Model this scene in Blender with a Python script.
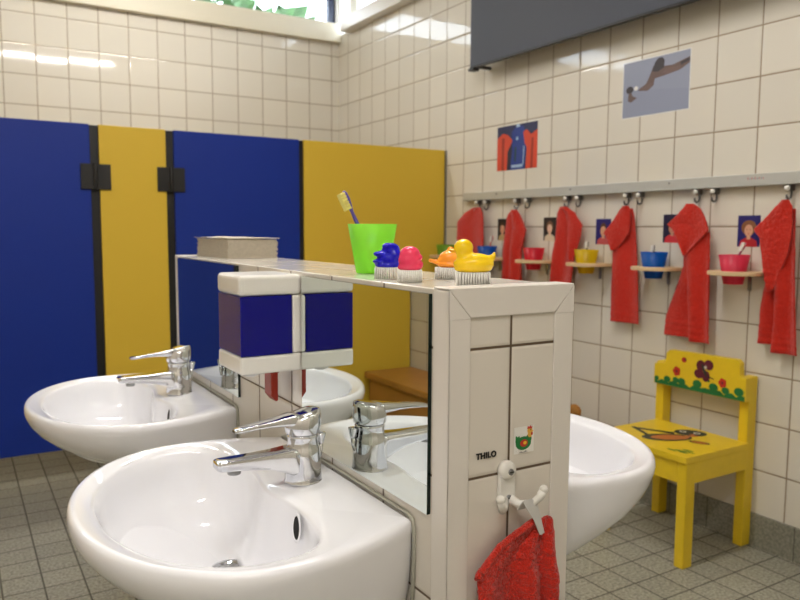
import bpy, math, random
from mathutils import Vector, Matrix, noise
random.seed(7)
PI = math.pi
scene = bpy.context.scene
for _o in list(bpy.data.objects):
    bpy.data.objects.remove(_o)
COL = scene.collection

# One wall tile is 16 cm; coordinates below are written in tiles, with the eye of
# the photographer at (0,0,0): x to the right, y along the right wall, z up.
S = 0.16
ZF = -6.487                      # the floor
def W(x, y, z):
    return Vector((x*S, y*S, (z-ZF)*S))

# ------------------------------------------------------------------ camera
cam = bpy.data.cameras.new('camera'); co = bpy.data.objects.new('camera', cam); COL.objects.link(co)
yaw, pitch, roll, fpx = 0.5469, 0.09538, 0.00584, 730.86
cam.sensor_width = 36.0; cam.lens = 36.0*fpx/800.0
fw = Vector((math.sin(yaw), math.cos(yaw), 0)); rt = Vector((math.cos(yaw), -math.sin(yaw), 0)); up = Vector((0, 0, 1))
f2 = fw*math.cos(pitch)-up*math.sin(pitch); u2 = up*math.cos(pitch)+fw*math.sin(pitch)
r3 = rt*math.cos(roll)+u2*math.sin(roll); u3 = u2*math.cos(roll)-rt*math.sin(roll)
M = Matrix((r3, u3, -f2)).transposed().to_4x4(); M.translation = W(0, 0, 0)
co.matrix_world = M
cam.clip_start = 0.02
cam.dof.use_dof = True; cam.dof.focus_distance = 0.98; cam.dof.aperture_fstop = 8.0
scene.camera = co

# ------------------------------------------------------------------ world, lamps, exposure
SKY_STRENGTH = 8.0
LAMP_STRENGTH = 92.0
w = bpy.data.worlds.new('sky'); scene.world = w; w.use_nodes = True
bg = w.node_tree.nodes['Background']; bg.inputs[0].default_value = (0.80, 0.90, 1.0, 1); bg.inputs[1].default_value = SKY_STRENGTH
scene.view_settings.view_transform = 'Standard'; scene.view_settings.look = 'None'
scene.view_settings.gamma = 1.0; scene.view_settings.use_curve_mapping = False
scene.view_settings.exposure = 0.10

# ------------------------------------------------------------------ materials
def lin(c):
    return tuple(((v/255)/12.92 if v/255 <= 0.04045 else ((v/255+0.055)/1.055)**2.4) for v in c)+(1,)
def newmat(name):
    m = bpy.data.materials.new(name); m.use_nodes = True
    return m, m.node_tree.nodes, m.node_tree.links, m.node_tree.nodes['Principled BSDF']
def mat(name, col, rough=0.5, metal=0.0, spec=0.5, bump=None, var=0.0, coat=0.0, trans=0.0, sheen=0.0):
    m, n, l, b = newmat(name)
    b.inputs['Base Color'].default_value = lin(col); b.inputs['Roughness'].default_value = rough
    b.inputs['Metallic'].default_value = metal; b.inputs['Specular IOR Level'].default_value = spec
    b.inputs['Coat Weight'].default_value = coat; b.inputs['Transmission Weight'].default_value = trans
    b.inputs['Sheen Weight'].default_value = sheen
    if bump or var:
        tc = n.new('ShaderNodeTexCoord'); no = n.new('ShaderNodeTexNoise')
        no.inputs['Scale'].default_value = bump[0] if bump else 8.0; no.inputs['Detail'].default_value = 4
        l.new(tc.outputs['Object'], no.inputs['Vector'])
        if bump:
            bp = n.new('ShaderNodeBump'); bp.inputs['Strength'].default_value = bump[1]; bp.inputs['Distance'].default_value = bump[2]
            l.new(no.outputs['Fac'], bp.inputs['Height']); l.new(bp.outputs['Normal'], b.inputs['Normal'])
        if var:
            mx = n.new('ShaderNodeMix'); mx.data_type = 'RGBA'; mx.blend_type = 'MULTIPLY'; mx.inputs[0].default_value = 1.0
            cr = n.new('ShaderNodeMapRange'); cr.inputs[1].default_value = .3; cr.inputs[2].default_value = .7
            cr.inputs[3].default_value = 1-var; cr.inputs[4].default_value = 1.0
            l.new(no.outputs['Fac'], cr.inputs[0])
            mx.inputs[6].default_value = lin(col); l.new(cr.outputs[0], mx.inputs[7]); l.new(mx.outputs[2], b.inputs['Base Color'])
    return m
def thin(name, col, trans_w, rough=0.35):
    """thin coloured plastic: part diffuse, part translucent, part see-through"""
    m, n, l, b = newmat(name)
    out = n['Material Output']
    b.inputs['Base Color'].default_value = lin(col); b.inputs['Roughness'].default_value = rough
    tl = n.new('ShaderNodeBsdfTranslucent'); tl.inputs[0].default_value = lin(col)
    tp = n.new('ShaderNodeBsdfTransparent'); tp.inputs[0].default_value = lin(col)
    a = n.new('ShaderNodeMixShader'); a.inputs[0].default_value = 0.45
    c = n.new('ShaderNodeMixShader'); c.inputs[0].default_value = trans_w
    l.new(b.outputs[0], a.inputs[1]); l.new(tl.outputs[0], a.inputs[2])
    l.new(a.outputs[0], c.inputs[1]); l.new(tp.outputs[0], c.inputs[2]); l.new(c.outputs[0], out.inputs[0])
    return m
def glass_pane(name, col=(255, 255, 255), refl=0.06):
    m, n, l, b = newmat(name)
    out = n['Material Output']
    tp = n.new('ShaderNodeBsdfTransparent'); tp.inputs[0].default_value = lin(col)
    gl = n.new('ShaderNodeBsdfGlossy'); gl.inputs['Roughness'].default_value = 0.02
    mx = n.new('ShaderNodeMixShader'); mx.inputs[0].default_value = refl
    l.new(tp.outputs[0], mx.inputs[1]); l.new(gl.outputs[0], mx.inputs[2]); l.new(mx.outputs[0], out.inputs[0])
    return m
def emit(name, col, strength):
    m, n, l, b = newmat(name)
    b.inputs['Base Color'].default_value = lin(col)
    b.inputs['Emission Color'].default_value = lin(col); b.inputs['Emission Strength'].default_value = strength
    return m
def tile_mat(name, ax, org, size, tile, grout, gw=0.03, rough=0.05, tilt=0.006, wave=0.15, var=0.05, speck=0.0):
    """square tiles laid on the world axes ax (two of 0,1,2); org/size in tile units"""
    m, n, l, b = newmat(name)
    geo = n.new('ShaderNodeNewGeometry'); sp = n.new('ShaderNodeSeparateXYZ'); l.new(geo.outputs['Position'], sp.inputs[0])
    def math_(op, a, c=None):
        q = n.new('ShaderNodeMath'); q.operation = op
        for i, v in enumerate((a, c)):
            if v is None: continue
            if isinstance(v, (int, float)): q.inputs[i].default_value = v
            else: l.new(v, q.inputs[i])
        return q.outputs[0]
    ed, ids = [], []
    for a, o in zip(ax, org):
        wo = (o-ZF)*S if a == 2 else o*S
        t = math_('DIVIDE', math_('SUBTRACT', sp.outputs[a], wo), size*S)
        fr = math_('FRACT', t); ids.append(math_('FLOOR', t))
        ed.append(math_('SUBTRACT', 0.5, math_('ABSOLUTE', math_('SUBTRACT', fr, 0.5))))   # distance to joint
    d = math_('MINIMUM', ed[0], ed[1])
    mr = n.new('ShaderNodeMapRange'); mr.inputs[1].default_value = gw*0.35; mr.inputs[2].default_value = gw*0.65
    l.new(d, mr.inputs[0])
    cx = n.new('ShaderNodeCombineXYZ'); l.new(ids[0], cx.inputs[0]); l.new(ids[1], cx.inputs[1])
    wn = n.new('ShaderNodeTexWhiteNoise'); wn.noise_dimensions = '3D'; l.new(cx.outputs[0], wn.inputs['Vector'])
    # tile colour with a slight change from tile to tile
    hv = n.new('ShaderNodeMapRange'); hv.inputs[3].default_value = 1-var; hv.inputs[4].default_value = 1.0; l.new(wn.outputs['Value'], hv.inputs[0])
    mu = n.new('ShaderNodeMix'); mu.data_type = 'RGBA'; mu.blend_type = 'MULTIPLY'; mu.inputs[0].default_value = 1.0
    mu.inputs[6].default_value = lin(tile); l.new(hv.outputs[0], mu.inputs[7]); tcol = mu.outputs[2]
    if speck:
        no2 = n.new('ShaderNodeTexNoise'); no2.inputs['Scale'].default_value = 120; no2.inputs['Detail'].default_value = 3
        l.new(geo.outputs['Position'], no2.inputs['Vector'])
        sr = n.new('ShaderNodeMapRange'); sr.inputs[1].default_value = .35; sr.inputs[2].default_value = .65
        sr.inputs[3].default_value = 1-speck; sr.inputs[4].default_value = 1+speck*0.55; l.new(no2.outputs['Fac'], sr.inputs[0])
        m2 = n.new('ShaderNodeMix'); m2.data_type = 'RGBA'; m2.blend_type = 'MULTIPLY'; m2.inputs[0].default_value = 1.0
        l.new(tcol, m2.inputs[6]); l.new(sr.outputs[0], m2.inputs[7]); tcol = m2.outputs[2]
    mx = n.new('ShaderNodeMix'); mx.data_type = 'RGBA'; l.new(mr.outputs[0], mx.inputs[0])
    mx.inputs[6].default_value = lin(grout); l.new(tcol, mx.inputs[7]); l.new(mx.outputs[2], b.inputs['Base Color'])
    rr = n.new('ShaderNodeMapRange'); rr.inputs[3].default_value = 0.8; rr.inputs[4].default_value = rough
    l.new(mr.outputs[0], rr.inputs[0]); l.new(rr.outputs[0], b.inputs['Roughness'])
    # rounded edges, wavy glaze, each tile set a hair out of true
    hm = n.new('ShaderNodeMapRange'); hm.inputs[1].default_value = gw*0.3; hm.inputs[2].default_value = gw*1.5; hm.interpolation_type = 'SMOOTHSTEP'
    l.new(d, hm.inputs[0])
    no = n.new('ShaderNodeTexNoise'); no.inputs['Scale'].default_value = 9; no.inputs['Detail'].default_value = 1
    l.new(geo.outputs['Position'], no.inputs['Vector'])
    hh = math_('ADD', hm.outputs[0], math_('MULTIPLY', no.outputs['Fac'], wave))
    bp = n.new('ShaderNodeBump'); bp.inputs['Strength'].default_value = 0.5; bp.inputs['Distance'].default_value = 0.0015
    l.new(hh, bp.inputs['Height'])
    vs = n.new('ShaderNodeVectorMath'); vs.operation = 'SUBTRACT'; l.new(wn.outputs['Color'], vs.inputs[0]); vs.inputs[1].default_value = (.5, .5, .5)
    vm = n.new('ShaderNodeVectorMath'); vm.operation = 'SCALE'; l.new(vs.outputs[0], vm.inputs[0]); vm.inputs['Scale'].default_value = tilt
    va = n.new('ShaderNodeVectorMath'); va.operation = 'ADD'; l.new(bp.outputs[0], va.inputs[0]); l.new(vm.outputs[0], va.inputs[1])
    vn = n.new('ShaderNodeVectorMath'); vn.operation = 'NORMALIZE'; l.new(va.outputs[0], vn.inputs[0])
    l.new(vn.outputs[0], b.inputs['Normal'])
    return m

TILE = (226, 220, 207); GROUT = (150, 132, 108)
XR, YB, XL, YF, ZC = 13.956, 27.908, -6.55, -8.0, 10.0
ROW = 4.112
m_tile_r = tile_mat('cream_tiles_right', (1, 2), (27.079, ROW), 1.0, TILE, GROUT)
m_tile_b = tile_mat('cream_tiles_back', (0, 2), (XR-.337, ROW), 1.0, TILE, GROUT)
m_tile_l = tile_mat('cream_tiles_left', (1, 2), (27.079, ROW), 1.0, TILE, GROUT)
m_floor = tile_mat('grey_speckled_floor_tiles', (0, 1), (11.157, 8.80), 0.669, (166, 164, 148), (84, 82, 72), gw=0.045, rough=0.42, tilt=0.004, wave=0.3, var=0.14, speck=0.42)
m_base_y = tile_mat('grey_skirting_tiles', (1, 2), (8.80, ZF-.02), 0.98, (142, 140, 126), (88, 84, 74), gw=0.02, rough=0.45, tilt=0.003, var=0.06, speck=0.30)
m_base_x = tile_mat('grey_skirting_tiles_back', (0, 2), (11.157, ZF-.02), 0.98, (142, 140, 126), (88, 84, 74), gw=0.02, rough=0.45, tilt=0.003, var=0.06, speck=0.30)
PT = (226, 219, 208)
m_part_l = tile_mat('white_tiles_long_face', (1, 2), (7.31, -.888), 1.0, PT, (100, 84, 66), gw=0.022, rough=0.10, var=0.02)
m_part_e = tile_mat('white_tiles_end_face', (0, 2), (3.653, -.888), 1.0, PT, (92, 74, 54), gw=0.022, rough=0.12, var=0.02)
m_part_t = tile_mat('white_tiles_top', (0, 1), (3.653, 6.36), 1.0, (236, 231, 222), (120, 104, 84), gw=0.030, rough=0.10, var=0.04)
m_white = mat('white_plaster', (232, 230, 224), 0.7)
m_ceil = mat('white_ceiling', (236, 234, 228), 0.8)
m_trimp = mat('white_edge_trim', (228, 222, 214), 0.28)
m_beam = mat('cream_painted_board', (222, 214, 194), 0.4)
m_ceram = mat('white_glazed_ceramic', (242, 242, 246), 0.06, coat=0.3)
m_chrome = mat('chrome', (225, 226, 230), 0.06, metal=1.0)
m_steel = mat('brushed_steel', (150, 150, 150), 0.32, metal=1.0)
m_black = mat('black_plastic', (18, 17, 17), 0.45)
m_dark = mat('dark_cavity', (10, 10, 10), 0.8)
m_blue = mat('blue_laminate', (12, 46, 142), 0.48, spec=.3, bump=(900, .12, .0006), var=0.06)
m_yell = mat('ochre_yellow_laminate', (224, 188, 62), 0.48, spec=.3, bump=(900, .12, .0006), var=0.04)
m_mirror = mat('mirror', (226, 232, 228), 0.0, metal=1.0)
m_medge = mat('dark_green_glass_edge', (14, 34, 30), 0.15)
m_seal = mat('grey_sealant', (168, 166, 152), 0.5)
m_wplast = mat('white_plastic', (234, 231, 224), 0.22)
m_bwin = mat('dark_blue_clear_plastic', (8, 6, 118), 0.06, spec=.35)
m_lever = mat('red_brown_plastic', (156, 44, 26), 0.35)
m_clearp = mat('frosted_plastic', (214, 214, 212), 0.3)
m_grey = mat('slate_grey_panel', (76, 79, 88), 0.55, spec=.25, bump=(60, .05, .001))
m_alu = mat('light_grey_aluminium', (196, 196, 190), 0.35, metal=0.25)
m_red = mat('red_terry', (220, 46, 28), 0.95, spec=0.1, bump=(420, 1.0, .004), var=0.35, sheen=0.3)
m_strap = mat('grey_white_tape', (206, 204, 200), 0.8)
m_beech = mat('light_beech', (226, 196, 152), 0.45, var=0.08)
m_bench = mat('brown_wood', (190, 132, 60), 0.35, bump=(14, .2, .001), var=0.12)
m_chair = mat('yellow_paint', (234, 200, 38), 0.40, bump=(40, .15, .001), var=0.05)
m_paper = mat('recycled_paper', (206, 196, 178), 0.95, bump=(130, .4, .002), var=0.16)
m_winf = mat('dark_blue_grey_frame', (52, 60, 84), 0.4)
m_pane = glass_pane('window_glass')
m_leaf = mat('green_leaves', (52, 92, 40), 0.6, var=0.5)
m_bark = mat('bark', (90, 74, 56), 0.9, var=0.3)
m_build = mat('white_render', (240, 240, 238), 0.7)
m_ground = mat('outside_paving', (150, 150, 140), 0.9)

def P(name, col, rough=0.5):                      # plain paint / print colours
    return mat(name, col, rough)

# ------------------------------------------------------------------ mesh builder (tile units)
class MB:
    def __init__(s): s.v = []; s.f = []; s.m = []; s.sm = []
    def face(s, idx, mi=0, sm=False): s.f.append(tuple(idx)); s.m.append(mi); s.sm.append(sm)
    def add(s, pts): k = len(s.v); s.v += [Vector(q) for q in pts]; return k
    def box(s, x0, x1, y0, y1, z0, z1, mi=0):
        k = s.add([(x, y, z) for z in (z0, z1) for y in (y0, y1) for x in (x0, x1)])
        for q in ((0, 2, 3, 1), (4, 5, 7, 6), (0, 1, 5, 4), (2, 6, 7, 3), (0, 4, 6, 2), (1, 3, 7, 5)):
            s.face([k+i for i in q], mi)
        return s
    def loft(s, rings, mi=0, sm=True, cap0=True, cap1=True, closed=True, mis=None):
        n = len(rings[0]); base = [s.add(r) for r in rings]
        for a in range(len(rings)-1):
            for i in range(n if closed else n-1):
                j = (i+1) % n
                s.face((base[a]+i, base[a]+j, base[a+1]+j, base[a+1]+i), mis[a] if mis else mi, sm)
        if cap0: s.face([base[0]+i for i in range(n)][::-1], mi, False)
        if cap1: s.face([base[-1]+i for i in range(n)], mi, False)
        return s
    def lathe(s, prof, c=(0, 0, 0), n=32, axis='z', mi=0, sm=True, cap0=True, cap1=True):
        rings = []
        for r, h in prof:
            ring = []
            for i in range(n):
                a = 2*PI*i/n; x, y = r*math.cos(a), r*math.sin(a)
                q = {'z': (x, y, h), 'x': (h, x, y), 'y': (y, h, x)}[axis]
                ring.append((c[0]+q[0], c[1]+q[1], c[2]+q[2]))
            rings.append(ring)
        return s.loft(rings, mi, sm, cap0, cap1)
    def tube(s, path, rad, n=12, mi=0, flat=1.0):
        path = [Vector(q) for q in path]; rings = []
        if not isinstance(rad, (list, tuple)): rad = [rad]*len(path)
        ref = Vector((0, 0, 1))
        for i, q in enumerate(path):
            t = (path[min(i+1, len(path)-1)]-path[max(i-1, 0)]).normalized()
            rf = ref if abs(t.dot(ref)) < .95 else Vector((0, 1, 0))
            a = t.cross(rf).normalized(); b = a.cross(t).normalized()
            rings.append([q+a*math.cos(2*PI*k/n)*rad[i]+b*math.sin(2*PI*k/n)*rad[i]*flat for k in range(n)])
        return s.loft(rings, mi)
    def ell(s, c, r, n=24, k=14, mi=0, rot=None):
        c = Vector(c); rings = []
        for j in range(1, k):
            th = PI*j/k; ring = []
            for i in range(n):
                a = 2*PI*i/n
                q = Vector((r[0]*math.sin(th)*math.cos(a), r[1]*math.sin(th)*math.sin(a), -r[2]*math.cos(th)))
                if rot: q = rot @ q
                ring.append(c+q)
            rings.append(ring)
        b0 = len(s.v); s.loft(rings, mi, True, False, False)
        for pole, ring in ((-1, 0), (1, k-2)):
            q = Vector((0, 0, pole*r[2])); q = rot @ q if rot else q
            p_ = s.add([c+q]); b = b0+ring*n
            for i in range(n):
                j = (i+1) % n
                s.face((p_, b+j, b+i) if pole < 0 else (p_, b+i, b+j), mi, True)
        return s
    def grid(s, fn, nu, nv, mi=0, sm=True):
        b = s.add([fn(i/nu, j/nv) for j in range(nv+1) for i in range(nu+1)])
        for j in range(nv):
            for i in range(nu):
                k = b+j*(nu+1)+i; s.face((k, k+1, k+nu+2, k+nu+1), mi, sm)
        return s
    def poly(s, pts, mi=0): k = s.add(pts); s.face([k+i for i in range(len(pts))], mi); return s
    def prism(s, outline, place, h, mi=0):
        """outline (a,b) pairs; place(a,b,c)->xyz; extruded c from 0..h"""
        r0 = [place(a, b, 0) for a, b in outline]; r1 = [place(a, b, h) for a, b in outline]
        return s.loft([r0, r1], mi, False)
    def build(s, name, mats, root=None, origin=None, bevel=0, subd=0, solid=0):
        o3 = Vector(origin) if origin is not None else (Vector(root['_o']) if root is not None and '_o' in root else Vector((0, 0, 0)))
        me = bpy.data.meshes.new(name)
        me.from_pydata([tuple((q-o3)*S) for q in s.v], [], s.f)
        for mm in (mats if isinstance(mats, (list, tuple)) else [mats]): me.materials.append(mm)
        me.polygons.foreach_set('material_index', s.m); me.polygons.foreach_set('use_smooth', s.sm); me.update()
        o = bpy.data.objects.new(name, me); COL.objects.link(o)
        if root is not None: o.parent = root
        else: o.location = W(*o3)
        if solid:
            md = o.modifiers.new('solid', 'SOLIDIFY'); md.thickness = solid*S; md.offset = 0
        if subd:
            md = o.modifiers.new('sub', 'SUBSURF'); md.levels = subd; md.render_levels = subd
        if bevel:
            md = o.modifiers.new('bevel', 'BEVEL'); md.width = bevel*S; md.segments = 3; md.limit_method = 'ANGLE'; md.angle_limit = math.radians(40)
            md.harden_normals = False
        return o
def thing(name, label, cat, origin, rotz=0, group=None, local=False):
    o = bpy.data.objects.new(name, None); COL.objects.link(o); o.empty_display_size = 0.05
    o.location = W(*origin); o.rotation_euler = (0, 0, rotz)
    o['label'] = label; o['category'] = cat
    if group: o['group'] = group
    ORG[o.name] = Vector((0, 0, 0)) if local else Vector(origin)
    return o
ORG = {}
def part(mb, name, mats, root, **k):
    r = root
    while r.parent is not None: r = r.parent
    return mb.build(name, mats, root, origin=ORG.get(r.name, Vector((0, 0, 0))), **k)
def tag(o, label, cat, group=None):
    o['label'] = label; o['category'] = cat
    if group: o['group'] = group
    return o
def struct(o): o['kind'] = 'structure'; return o
def kids(o): return [c for c in list(bpy.data.objects) if c.parent == o]
def dup(root, origin, rotz, label, group=None):
    r = root.copy(); COL.objects.link(r); r.location = W(*origin); r.rotation_euler = (0, 0, rotz); r['label'] = label
    if group: r['group'] = group
    for ch in kids(root):
        c = ch.copy(); COL.objects.link(c); c.parent = r
        for g in kids(ch):
            d = g.copy(); COL.objects.link(d); d.parent = c
    return r
def unite(mb, voxel, smooth=4):
    """one closed skin round several overlapping ellipsoids"""
    o = mb.build('blob', m_white, None, origin=(0, 0, 0))
    md = o.modifiers.new('r', 'REMESH'); md.mode = 'VOXEL'; md.voxel_size = voxel*S
    ms = o.modifiers.new('s', 'SMOOTH'); ms.iterations = smooth; ms.factor = 0.5
    dg = bpy.context.evaluated_depsgraph_get(); me = o.evaluated_get(dg).to_mesh()
    r = MB(); r.v = [v.co/S for v in me.vertices]; r.f = [tuple(p_.vertices) for p_ in me.polygons]
    r.m = [0]*len(r.f); r.sm = [True]*len(r.f)
    old = o.data; bpy.data.objects.remove(o); bpy.data.meshes.remove(old)
    return r

# ------------------------------------------------------------------ the room
def flatbox(name, mats, *b, faces=None):
    return struct(MB().box(*b).build(name, mats, None, origin=((b[0]+b[1])/2, (b[2]+b[3])/2, b[4])))
flatbox('floor', m_floor, XL-.5, XR+.5, YF-.5, YB+.5, ZF-.6, ZF)
flatbox('ceiling', m_ceil, XL-.5, XR+.5, YF-.5, YB+.5, ZC, ZC+.6)
WZ0, WZ1 = 8.38, 9.55                          # high-level window band
flatbox('wall_left', m_tile_l, XL-.5, XL, YF-.5, YB+.5, ZF, ZC)
flatbox('wall_front', m_tile_b, XL, XR, YF-.5, YF, ZF, ZC)
mb = MB().box(XL, XR, YB, YB+.8, ZF, WZ0).box(XL, XR, YB, YB+.8, WZ1, ZC, 1).box(13.86, XR+.5, YB, YB+.8, WZ0, WZ1, 1)
struct(mb.build('wall_back', [m_tile_b, m_white], None, origin=(4, YB, ZF)))
RY0, RY1 = 20.0, 27.82; WR0 = 7.95                          # window above the sill board on the right wall
mb = MB().box(XR, XR+.8, YF-.5, YB+.8, ZF, WR0).box(XR, XR+.8, YF-.5, YB+.8, WZ1, ZC, 1)
mb.box(XR, XR+.8, YF-.5, RY0, WR0, WZ1).box(XR, XR+.8, RY1, YB+.8, WR0, WZ1, 1)
struct(mb.build('wall_right', [m_tile_r, m_white], None, origin=(XR, 10, ZF)))
flatbox('baseboard_right', m_base_y, XR-.06, XR, YF, YB, ZF, -5.80)
flatbox('baseboard_back', m_base_x, XL, XR-.06, YB-.06, YB, ZF, -5.80)
flatbox('baseboard_left', m_base_y, XL, XL+.06, YF, YB-.06, ZF, -5.80)
struct(MB().box(XL, XR-.02, YB-.28, YB, 7.62, WZ0).build('trim_1', m_beam, None, origin=(4, YB, 7.62), bevel=.03))
struct(MB().box(XR-.42, XR, 9.0, 26.95, 7.86, WZ0).build('trim_2', m_trimp, None, origin=(XR, 18, 7.86), bevel=.03))
def window(name, boxes, pane, org):
    f = MB()
    for b in boxes: f.box(*b)
    root = struct(MB().box(*pane).build(name, m_pane, None, origin=org))
    fr = f.build('window_frame', m_winf, root, origin=org, bevel=.02)
    return root
yb = YB+.30
fb = [(XL, 13.86, yb-.12, yb+.12, WZ0, WZ0+.10), (XL, 13.86, yb-.12, yb+.12, WZ1-.12, WZ1)]
for x in (-6.5, -2.4, 1.6, 5.9, 13.70): fb.append((x-.12, x+.16, yb-.14, yb+.14, WZ0, WZ1))
window('window_1', fb, (XL, 13.84, yb-.02, yb+.02, WZ0+.1, WZ1-.1), (4, YB, WZ0))
xb = XR+.35
fb = [(xb-.12, xb+.12, RY0, RY1, WR0, WR0+.1), (xb-.12, xb+.12, RY0, RY1, WZ1-.1, WZ1)]
for y in (RY0+.1, 23.1): fb.append((xb-.12, xb+.12, y-.1, y+.1, WR0, WZ1))
window('window_2', fb, (xb-.02, xb+.02, RY0, RY1, WR0+.1, WZ1-.1), (XR, 23, WR0))
struct(MB().box(XR-.10, XR+.10, 26.15, 26.75, WZ0+.003, WZ1).build('trim_3', m_beam, None, origin=(XR, 26.4, WZ0), bevel=.02))

# ------------------------------------------------------------------ lamp of the room, and two added for their light
def ceiling_lamp(x0, x1, y, label, g, glow=None):
    t = thing('ceiling_light', label, 'ceiling light', ((x0+x1)/2, y, 9.45), group=g)
    part(MB().box(x0, x1, y-.5, y+.5, 9.62, 9.95), 'housing', m_wplast, t, bevel=.05)
    part(MB().box(x0+.12, x1-.12, y-.18, y+.18, 9.5, 9.615), 'diffuser', glow or m_lampglow, t, bevel=.04)
    for x in (x0+.03, x1-.13): part(MB().box(x, x+.1, y-.24, y+.24, 9.46, 9.615), 'end_cap', m_wplast, t)
    part(MB().box((x0+x1)/2-.4, (x0+x1)/2+.4, y-.15, y+.15, 9.951, ZC), 'ceiling_bracket', m_wplast, t)
m_lampglow = emit('lamp_diffuser', (255, 251, 247), LAMP_STRENGTH)
ceiling_lamp(1.0, 8.6, 9.0, 'long white ceiling light above the near end of the tiled partition', None)
ceiling_lamp(1.0, 8.6, 22.3, 'added, unseen ceiling light above the toilet cubicles, brightening the back wall', None, emit('added_lamp_diffuser', (255, 251, 244), LAMP_STRENGTH*.62))  # added lamp, out of view, to brighten the back wall
ceiling_lamp(-5.9, 1.4, -1.5, 'added, unseen ceiling light nearer the front wall, lighting the partition end', None)  # added lamp, kept out of reflections, to light the partition end

# ------------------------------------------------------------------ outside the windows
struct(MB().box(-60, 90, 40, 160, ZF-1.4, ZF-.8).build('ground', m_ground, None, origin=(10, 90, ZF-1.4)))
def tree(x, y, h, label):
    t = thing('tree', label, 'tree', (x, y, ZF-.8), group='trees outside the high window')
    part(MB().tube([(x, y, ZF-.8), (x+.4, y, ZF+h*.4), (x, y+.3, ZF+h*.75)], [1.0, .8, .4]), 'trunk', m_bark, t)
    m_ = MB(); rnd = random.Random(int(x*10+y))
    for k in range(700):
        d = Vector((rnd.gauss(0, 1), rnd.gauss(0, 1), rnd.gauss(0, 1))).normalized()*(rnd.random()**.35)
        c = Vector((x, y, ZF+h*.68)) + Vector((d.x*h*.34, d.y*h*.34, d.z*h*.36))
        a = Vector((rnd.gauss(0, 1), rnd.gauss(0, 1), rnd.gauss(0, 1))).normalized()
        b = a.orthogonal().normalized(); c2 = a.cross(b); r = h*.045*(0.7+rnd.random()*.6)
        m_.poly([c+b*r, c+c2*r*.6+a*r*.15, c-b*r, c-c2*r*.6+a*r*.15])
    part(m_, 'foliage', m_leaf, t)
tree(21, 60, 25, 'leafy green tree seen through the middle of the high window')
tree(-4, 66, 26, 'leafy green tree outside, left of the other through the high window')
t = thing('building', 'white flat-roofed canopy building outside the high window', 'building', (40, 70, ZF-.8))
part(MB().box(31.5, 60, 72, 90, ZF-.8, 15.5), 'wall', m_build, t)
part(MB().box(30.0, 61, 66, 91, 15.51, 21.5), 'roof', m_build, t)

# ------------------------------------------------------------------ toilet cubicles
YC = 20.024; CT, CB = 2.61, -5.65
t = thing('toilet_cubicle', 'row of toilet cubicles with blue doors and ochre yellow panels', 'cubicle', (4, YC, ZF))
def slab(x0, x1, m, name, lab=None):
    o = part(MB().box(x0, x1, YC, YC+.2, CB, CT), name, m, t, bevel=.015)
    if lab: o['label'] = lab
    return o
slab(8.87, XR-.07, m_yell, 'panel', 'wide yellow panel against the right wall')
d2 = slab(5.11, 8.72, m_blue, 'door', 'blue door right of the narrow yellow panel')
slab(3.24, 4.90, m_yell, 'panel', 'narrow yellow panel between the blue doors')
d1 = slab(-.62, 3.02, m_blue, 'door', 'blue door at the left')
slab(XL+.04, -.82, m_yell, 'panel')
for a, b in ((8.72, 8.87), (4.90, 5.11), (3.02, 3.24), (-.82, -.62)):
    part(MB().box(a+.003, b-.003, YC+.06, YC+.22, CB, CT-.02), 'dark_gap_strip', m_black, t)  # black strip stands in for the dark, shaded gap beside each door
part(MB().box(XR-.066, XR-.002, YC-.02, YC+.22, CB, CT), 'wall_edge_strip', m_steel, t)  # grey strip between the yellow panel and the right wall
for dr, (x0, x1, xm) in ((d1, (2.78, 3.50, 3.13)), (d2, (4.66, 5.38, 5.02))):
    for z in (.98, -5.25):
        h = MB().box(x0, x1, YC-.05, YC-.002, z, z+.64).lathe([(.055, z-.01), (.055, z+.65)], (xm, YC-.055, 0), 16)
        part(h, 'hinge', m_black, dr, bevel=.01)
for x in (13.4, 9.3, 4.1, -1.3, -6.0):
    part(MB().lathe([(.12, ZF), (.12, ZF+.06), (.07, ZF+.1), (.07, CB-.003)], (x, YC+.1, 0), 16), 'foot', m_steel, t)
for x in (4.07, 8.8, -.72):                    # dividing walls between the cubicles
    part(MB().box(x-.09, x+.09, YC+.225, YB-.07, CB, CT), 'dividing_panel', m_yell, t)

# ------------------------------------------------------------------ bench along the left wall (seen in the mirror)
t = thing('bench', 'brown wooden bench along the left wall, seen reflected in the near mirror', 'bench', (-5.6, 14, ZF))
part(MB().box(XL+.07, -4.75, 8.5, 19.9, -4.62, -4.42), 'seat', m_bench, t, bevel=.03)
part(MB().box(-4.98, -4.86, 8.6, 19.8, ZF+.7, -4.623), 'front_board', m_bench, t, bevel=.02)
for y in (8.7, 14.1, 19.5): part(MB().box(XL+.3, -4.99, y, y+.2, ZF, -4.623), 'leg', m_bench, t, bevel=.02)

# ------------------------------------------------------------------ tiled partition
PX0, PX1, PY0, PY1, PZ = 3.075, 4.275, 4.343, 12.05, -.436
t = thing('partition_wall', 'waist-high white tiled partition carrying the washbasins, with toys on top', 'partition', (3.68, 8.3, ZF))
mb = MB(); mb.box(PX0, PX1, PY0, PY1, ZF, PZ)
mb.m[-6:] = [0, 2, 1, 1, 0, 0]
part(mb, 'tiled_body', [m_part_l, m_part_e, m_part_t], t, bevel=.012)
def trim_strip(pts_fn, name):
    return part(pts_fn, name, m_trimp, t, bevel=.045)
e = .018
trim_strip(MB().box(PX0-e, 3.253, PY0-e, PY0-.002, ZF, PZ-.22).box(PX0-e, PX0-.002, PY0-e, 4.54, ZF, PZ-.005), 'edge_trim')
trim_strip(MB().box(4.09, PX1+e, PY0-e, PY0-.002, ZF, PZ-.22).box(PX1+.002, PX1+e, PY0-e, 4.54, ZF, PZ-.005), 'edge_trim')
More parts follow.
